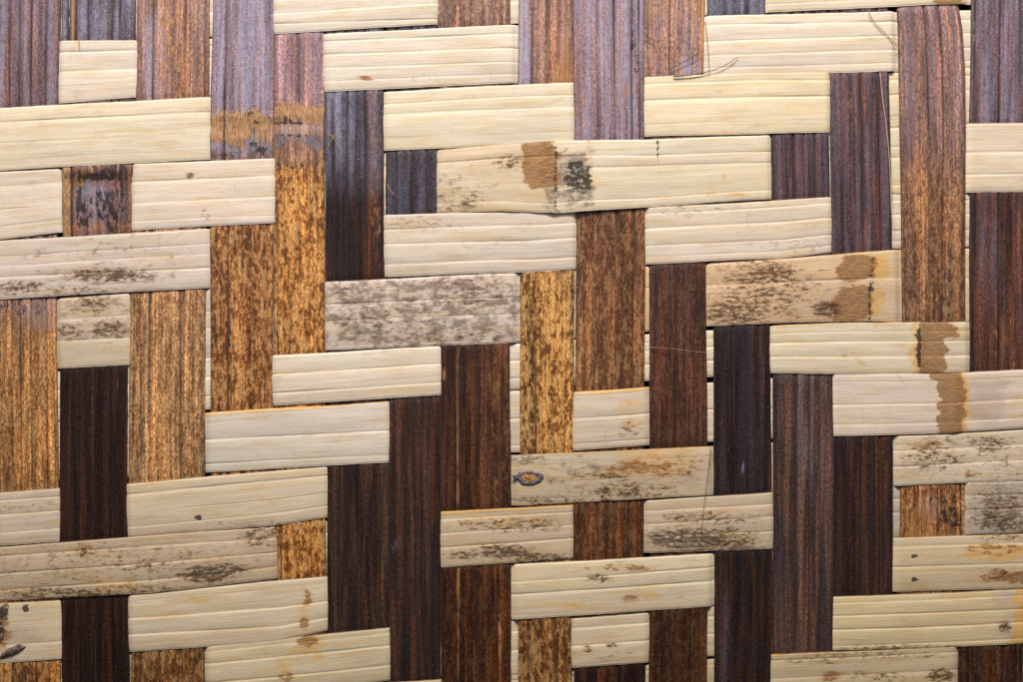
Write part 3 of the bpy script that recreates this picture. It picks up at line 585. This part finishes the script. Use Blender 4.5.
    front = np.stack([(X - CX) * S, -z * S, (YB - Y) * S], -1).reshape(-1, 3)
    zb = (lift_H if isH else lift_V)(idx, X, Y) + bow - THICK
    back = np.stack([(X - CX) * S, -zb * S, (YB - Y) * S], -1)
    # the back sheet is coarser: every vertex is kept along the rim so the two sheets join
    back = back.reshape(-1, 3)
    co = np.concatenate([front, back])
    I = np.arange(nv).reshape(nl, nw)
    q = np.stack([I[:-1, :-1], I[1:, :-1], I[1:, 1:], I[:-1, 1:]], -1).reshape(-1, 4)
    if not isH: q = q[:, ::-1]
    qb = q[:, ::-1] + nv
    def rim(path):
        a, b = path[:-1], path[1:]
        return np.stack([a, b, b + nv, a + nv], -1)
    loop = np.concatenate([I[0, :], I[1:, -1], I[-1, -2::-1], I[-2::-1, 0]])
    r = rim(loop)
    if isH: r = r[:, ::-1]
    faces = np.concatenate([q, qb, r])
    me = bpy.data.meshes.new('strip')
    me.vertices.add(len(co)); me.vertices.foreach_set('co', co.ravel())
    me.loops.add(faces.size); me.loops.foreach_set('vertex_index', faces.ravel().astype(np.int32))
    me.polygons.add(len(faces)); me.polygons.foreach_set('loop_start', np.arange(0, faces.size, 4, dtype=np.int32))
    me.polygons.foreach_set('loop_total', np.full(len(faces), 4, dtype=np.int32))
    sm = np.ones(len(faces), dtype=bool); sm[len(q):] = False
    me.polygons.foreach_set('use_smooth', sm)
    me.update(calc_edges=True)
    off = (idx + 3) * 1.37 + (0 if isH else 40.0)
    uvv = np.stack([LL / 100.0, TT * wid / 100.0 + off], -1).reshape(-1, 2); uvv = np.concatenate([uvv, uvv])
    ul = me.uv_layers.new(name='grain'); ul.data.foreach_set('uv', uvv[faces.ravel()].astype(np.float32).ravel())
    def pc(nm, arr, typ='FLOAT_COLOR'):
        a = me.attributes.new(nm, typ, 'POINT')
        a.data.foreach_set('color' if typ == 'FLOAT_COLOR' else 'value', np.concatenate([arr, arr]).astype(np.float32).ravel())
    pc('tone', np.concatenate([tone, np.ones(LL.shape + (1,))], -1).reshape(-1, 4))
    pc('marks_a', MA.reshape(-1, 4)); pc('marks_b', MB.reshape(-1, 4))
    pc('groove', groove.reshape(-1), 'FLOAT')
    me.materials.append(PALE if isH else DARK)
    me.validate()
    return me

# ------------------------------------------------------------------ the panel and its strips
panel = bpy.data.objects.new('woven_bamboo_panel', None); COL.objects.link(panel)
panel['label'] = 'panel woven from dark brown upright bamboo strips and pale cream level strips'
panel['category'] = 'woven panel'
panel.empty_display_size = .02

HLAB = {
 0: 'cream strip mostly cut off by the top edge of the photo',
 1: 'cream finely ribbed strip crossing just below the top edge',
 2: 'smooth cream strip whose left end passes above the scorched brown square',
 3: 'cream strip with an orange torn patch and charred joint at its middle',
 4: 'greyish cream strip with two dark mould streaks along its left stretch',
 5: 'pale strip covered in grey and brown mould mottling',
 6: 'cream strip with a brown torn joint near its right end',
 7: 'cream strip with a torn brown joint beside a pinkish stain at right',
 8: 'pale strip carrying an eye-shaped knot and a yellow brown patch',
 9: 'pale strip streaked with black mould along its lower edge',
 10: 'cream strip with a charred split and dark knot at its left end',
 11: 'cream strip with rusty drips at left and an orange joint at right',
 12: 'pale strip mostly cut off by the bottom edge of the photo',
}
VLAB = {
 0: 'leftmost upright strip, plum ribs above and golden brown below',
 1: 'upright strip with a scorched mottled brown square in its upper part',
 2: 'tan and golden brown upright strip, third from the left',
 3: 'upright strip, lavender with a torn tan joint above, rusty orange below',
 4: 'long golden flecked upright strip with a pale ringed joint near the top',
 5: 'near-black glossy upright strip with bluish top and brown right side',
 6: 'dark brown upright strip running long to the bottom with a dusty spot',
 7: 'dark brown upright strip split by one fine orange line',
 8: 'bright golden brown flecked upright strip at the middle of the panel',
 9: 'upright strip with lavender ribs above and reddish brown ribs below',
 10: 'brown upright strip with an orange tinted top and one central split',
 11: 'nearly black upright strip with a blue tip at the top edge',
 12: 'long greyish brown upright strip with three fine splits',
 13: 'dark plum brown upright strip with a loose pale thread on it',
 14: 'wide brown upright strip bowed over the others near the right edge',
 15: 'rightmost upright strip, glossy plum above and reddish brown below',
}
strips = {}
def add_child(name, me, parent, label=None):
    o = bpy.data.objects.new(name, me); COL.objects.link(o); o.parent = parent
    if label: o['label'] = label
    return o
for h in HS:
    strips[('H', h)] = add_child('pale_bamboo_strip', make_strip('H', h), panel, HLAB.get(h))
for v in VS:
    strips[('V', v)] = add_child('dark_bamboo_strip', make_strip('V', v), panel, VLAB.get(v))

# ------------------------------------------------------------------ knots, set into their strips
def blob(name, cx, cy, rx, ry, hmid, hh, mat, parent, ang=0.0, ring=None, label=None, seed=1, tip=1.0):
    """low domed knot (or a raised ring when ring=(inner)) on the face of a strip"""
    rs, nr, na = [], 14, 48
    co, fa = [], []
    rr = np.random.RandomState(seed)
    ph = rr.rand(6) * 6.28
    for i in range(nr + 1):
        r = i / nr
        for j in range(na):
            a = 2 * math.pi * j / na
            w = 1 + .06 * math.sin(3 * a + ph[0]) + .05 * math.sin(5 * a + ph[1]) + .03 * math.sin(9 * a + ph[2])
            ex = abs(math.cos(a)) ** tip * (1 if math.cos(a) >= 0 else -1)
            px, py = rx * r * w * ex, ry * r * w * math.sin(a)
            if tip != 1: py *= (1 - .55 * abs(ex) ** 3)
            if ring is None: z = hh * (1 - r ** 2.2)
            else: z = hh * math.exp(-((r - ring) / .17) ** 2) - .5 * (r > .97) 
            z += .25 * hh * math.sin(7 * a + 5 * r + ph[3]) * r * (1 - r)
            if i == nr: z = -1.6
            X = px * math.cos(ang) - py * math.sin(ang); Y = px * math.sin(ang) + py * math.cos(ang)
            co.append(P(cx + X, cy + Y, hmid + z))
    for i in range(nr):
        for j in range(na):
            k = (j + 1) % na
            fa.append((i*na+j, i*na+k, (i+1)*na+k, (i+1)*na+j))
    me = bpy.data.meshes.new(name); me.from_pydata(co, [], fa); me.validate(); me.update()
    for p in me.polygons: p.use_smooth = True
    me.materials.append(mat)
    return add_child(name, me, parent, label)

KNOT = plain('knot_wood', (.05, .035, .03), (.22, .13, .09), .55, 900, .8)
KRIM = plain('knot_rim', (.04, .03, .035), (.24, .19, .20), .5, 1500, .7)
KCORE = plain('knot_core', (.22, .09, .02), (.50, .26, .07), .6, 1400, .9)
BURN = plain('charred_wood', (.012, .01, .01), (.07, .045, .035), .7, 1500, .8)
H8, H10, H3 = strips[('H', 8)], strips[('H', 10)], strips[('H', 3)]
k8 = blob('knot', 529, 477.5, 16.0, 7.4, 4.3, .6, KRIM, H8, .03, .72, 'eye-shaped knot with a blue grey rim', 3, .92)
blob('knot_core', 528.5, 477.8, 9.0, 4.2, 4.4, .5, KCORE, H8, .02, None, None, 5)
blob('knot', 13, 651, 14.5, 4.2, 3.2, 2.0, KNOT, H10, -.42, None, 'dark pointed knot scar', 8)

# ------------------------------------------------------------------ loose fibres lying on the weave
def tube(name, pts, r0, r1, mat):
    pts = [np.array(P(*p)) for p in pts]
    # Catmull-Rom refinement
    Q = []
    for i in range(len(pts) - 1):
        p0, p1, p2, p3 = pts[max(i-1,0)], pts[i], pts[i+1], pts[min(i+2,len(pts)-1)]
        for s in range(8):
            u = s / 8
            Q.append(.5 * ((2*p1) + (-p0+p2)*u + (2*p0-5*p1+4*p2-p3)*u*u + (-p0+3*p1-3*p2+p3)*u**3))
    Q.append(pts[-1]); org = Q[0].copy()
    co, fa, na = [], [], 6
    for i, p in enumerate(Q):
        d = Q[min(i+1,len(Q)-1)] - Q[max(i-1,0)]; d /= np.linalg.norm(d)
        a = np.cross(d, (0,1,0)); a /= np.linalg.norm(a); b = np.cross(d, a)
        r = .75 * (r0 + (r1 - r0) * i / (len(Q)-1)) * S * (.85 + .3 * random.random())
        for j in range(na):
            t = 2*math.pi*j/na; co.append(tuple(p - org + a*math.cos(t)*r + b*math.sin(t)*r))
    for i in range(len(Q)-1):
        for j in range(na):
            k = (j+1) % na; fa.append((i*na+j, (i+1)*na+j, (i+1)*na+k, i*na+k))
    fa.append(tuple(range(na))[::-1]); fa.append(tuple((len(Q)-1)*na + j for j in range(na)))
    me = bpy.data.meshes.new(name); me.from_pydata(co, [], fa); me.validate(); me.update()
    for p in me.polygons: p.use_smooth = True
    me.materials.append(mat)
    o = bpy.data.objects.new(name, me); o.location = tuple(org); COL.objects.link(o)
    return o
FP = plain('pale_fibre', (.42, .30, .16), (.62, .50, .30), .6, 2500)
FD = plain('dark_fibre', (.03, .018, .012), (.09, .055, .035), .6, 2500)
FO = plain('tan_fibre', (.30, .15, .06), (.45, .27, .12), .6, 2500)
def fibre(label, pts, r0, r1, mat):
    o = tube('loose_fibre', pts, r0, r1, mat); o['label'] = label; o['category'] = 'fibre'
fibre('long pale straw thread lying down a plum brown upright strip', [(879,71,5.2),(882,100,5.2),(886,130,5),(889,165,4.9),(890.5,205,5),(892,232,5.0)], .75, .45, FP)
fibre('thin tan thread slanting over the ribbed cream strip at the top right', [(868,13,4.8),(874,23,5),(884,33,5),(893,43,4.8),(899,49,5.5)], .6, .4, FO)
fibre('dark curved hair reaching from an orange tinted brown strip onto a cream strip', [(673,77,4.3),(690,75.5,4.8),(708,72,4.9),(724,66,4.8),(738,57,4.8)], .75, .35, FD)
fibre('short dark bristle slanting over the brown strip with the orange tinted top', [(671,69,4.2),(684,62,4.8),(703,51,4.9)], .55, .35, FD)
fibre('tiny dark hair at the left edge of the brown strip with the orange tinted top', [(644,35,4.2),(650,39,4.7),(657,43,4.6)], .4, .3, FD)
fibre('straight tan thread beside the orange edge of a top upright strip', [(705,22,3.4),(707.5,45,4.4),(709,74,4.6)], .45, .4, FO)
fibre('dark hair crossing the two mouldy pale strips at lower middle', [(711,449,4.6),(708,470,4.8),(705,495,5),(702,520,5),(700,545,4.8)], .34, .22, FD)
fibre('bent brown thread on the bluish end of a near-black strip', [(330,133,4.6),(334,139,5.6),(340,146,4.8)], .55, .4, FO)
fibre('short brown thread crossing the bent one on the near-black strip', [(329,146,4.6),(333,138,5.2),(336,133,5),(340,127,4.6)], .5, .4, FO)
fibre('short dark thread at the top of a cream strip beside a tan upright', [(79,38,3.8),(80,44,4.8),(80.5,49,4.4)], .5, .3, FO)
fibre('fine pale scratch-like hair on the short near-black square', [(387,184,4.3),(391,191,4.6),(394,195,4.4)], .3, .25, FP)
fibre('thin pale hair across the brown upright strip right of centre', [(645,347,3.5),(670,348.5,4.8),(690,351,4.6),(707,352.5,4.6)], .16, .14, FP)

# ------------------------------------------------------------------ the dark wall the panel hangs against
def box(name, x0, x1, y0, y1, h0, h1, mat):
    co = [P(x, y, h) for h in (h0, h1) for y in (y0, y1) for x in (x0, x1)]
    fa = [(0,1,3,2),(4,6,7,5),(0,4,5,1),(2,3,7,6),(0,2,6,4),(1,5,7,3)]
    me = bpy.data.meshes.new(name); me.from_pydata(co, [], fa); me.update(); me.materials.append(mat)
    o = bpy.data.objects.new(name, me); COL.objects.link(o); return o
BACK = plain('dark_backing', (.006, .007, .006), (.018, .018, .014), .9, 60, .2, .1)
w = box('wall', -900, 1900, -700, 1400, -60, -12, BACK); w['kind'] = 'structure'

# ------------------------------------------------------------------ light
wd = bpy.data.worlds.new('World'); scene.world = wd; wd.use_nodes = True
bg = wd.node_tree.nodes['Background']; bg.inputs[0].default_value = (.95, .96, 1.0, 1); bg.inputs[1].default_value = .07
def area(name, px, py, ph, sx, sy, power, color, tx, ty):
    l = bpy.data.lights.new(name, 'AREA'); l.shape = 'RECTANGLE'; l.size = sx; l.size_y = sy; l.energy = power; l.color = color
    o = bpy.data.objects.new(name, l); COL.objects.link(o)
    from mathutils import Vector
    o.location = P(px, py, ph); d = Vector(P(tx, ty, 0)) - Vector(o.location)
    o.rotation_euler = d.to_track_quat('-Z', 'Y').to_euler()
    return o
area('daylight_from_above', 380, -1900, 1350, .42, .20, 19.5, (1.0, .965, .92), 500, 420)
area('cool_sheen_lamp', 560, -750, 1500, 1.0, .30, 1.3, (.74, .80, 1.0), 520, 60)  # unseen cool lamp added to give the upper strips their sheen
scene.view_settings.view_transform = 'Standard'; scene.view_settings.look = 'None'
scene.view_settings.exposure = 0.0; scene.view_settings.gamma = 1.0

# ------------------------------------------------------------------ camera, square on to the panel
cd = bpy.data.cameras.new('camera'); cam = bpy.data.objects.new('camera', cd); COL.objects.link(cam)
D = 1500.0
cam.location = P(CX, CY, D); cam.rotation_euler = (math.radians(90), 0, 0)
cd.sensor_width = 36.0; cd.lens = 36.0 * (D - 2.0) / 1023.0
cd.clip_start = .01; cd.clip_end = 50
scene.camera = cam
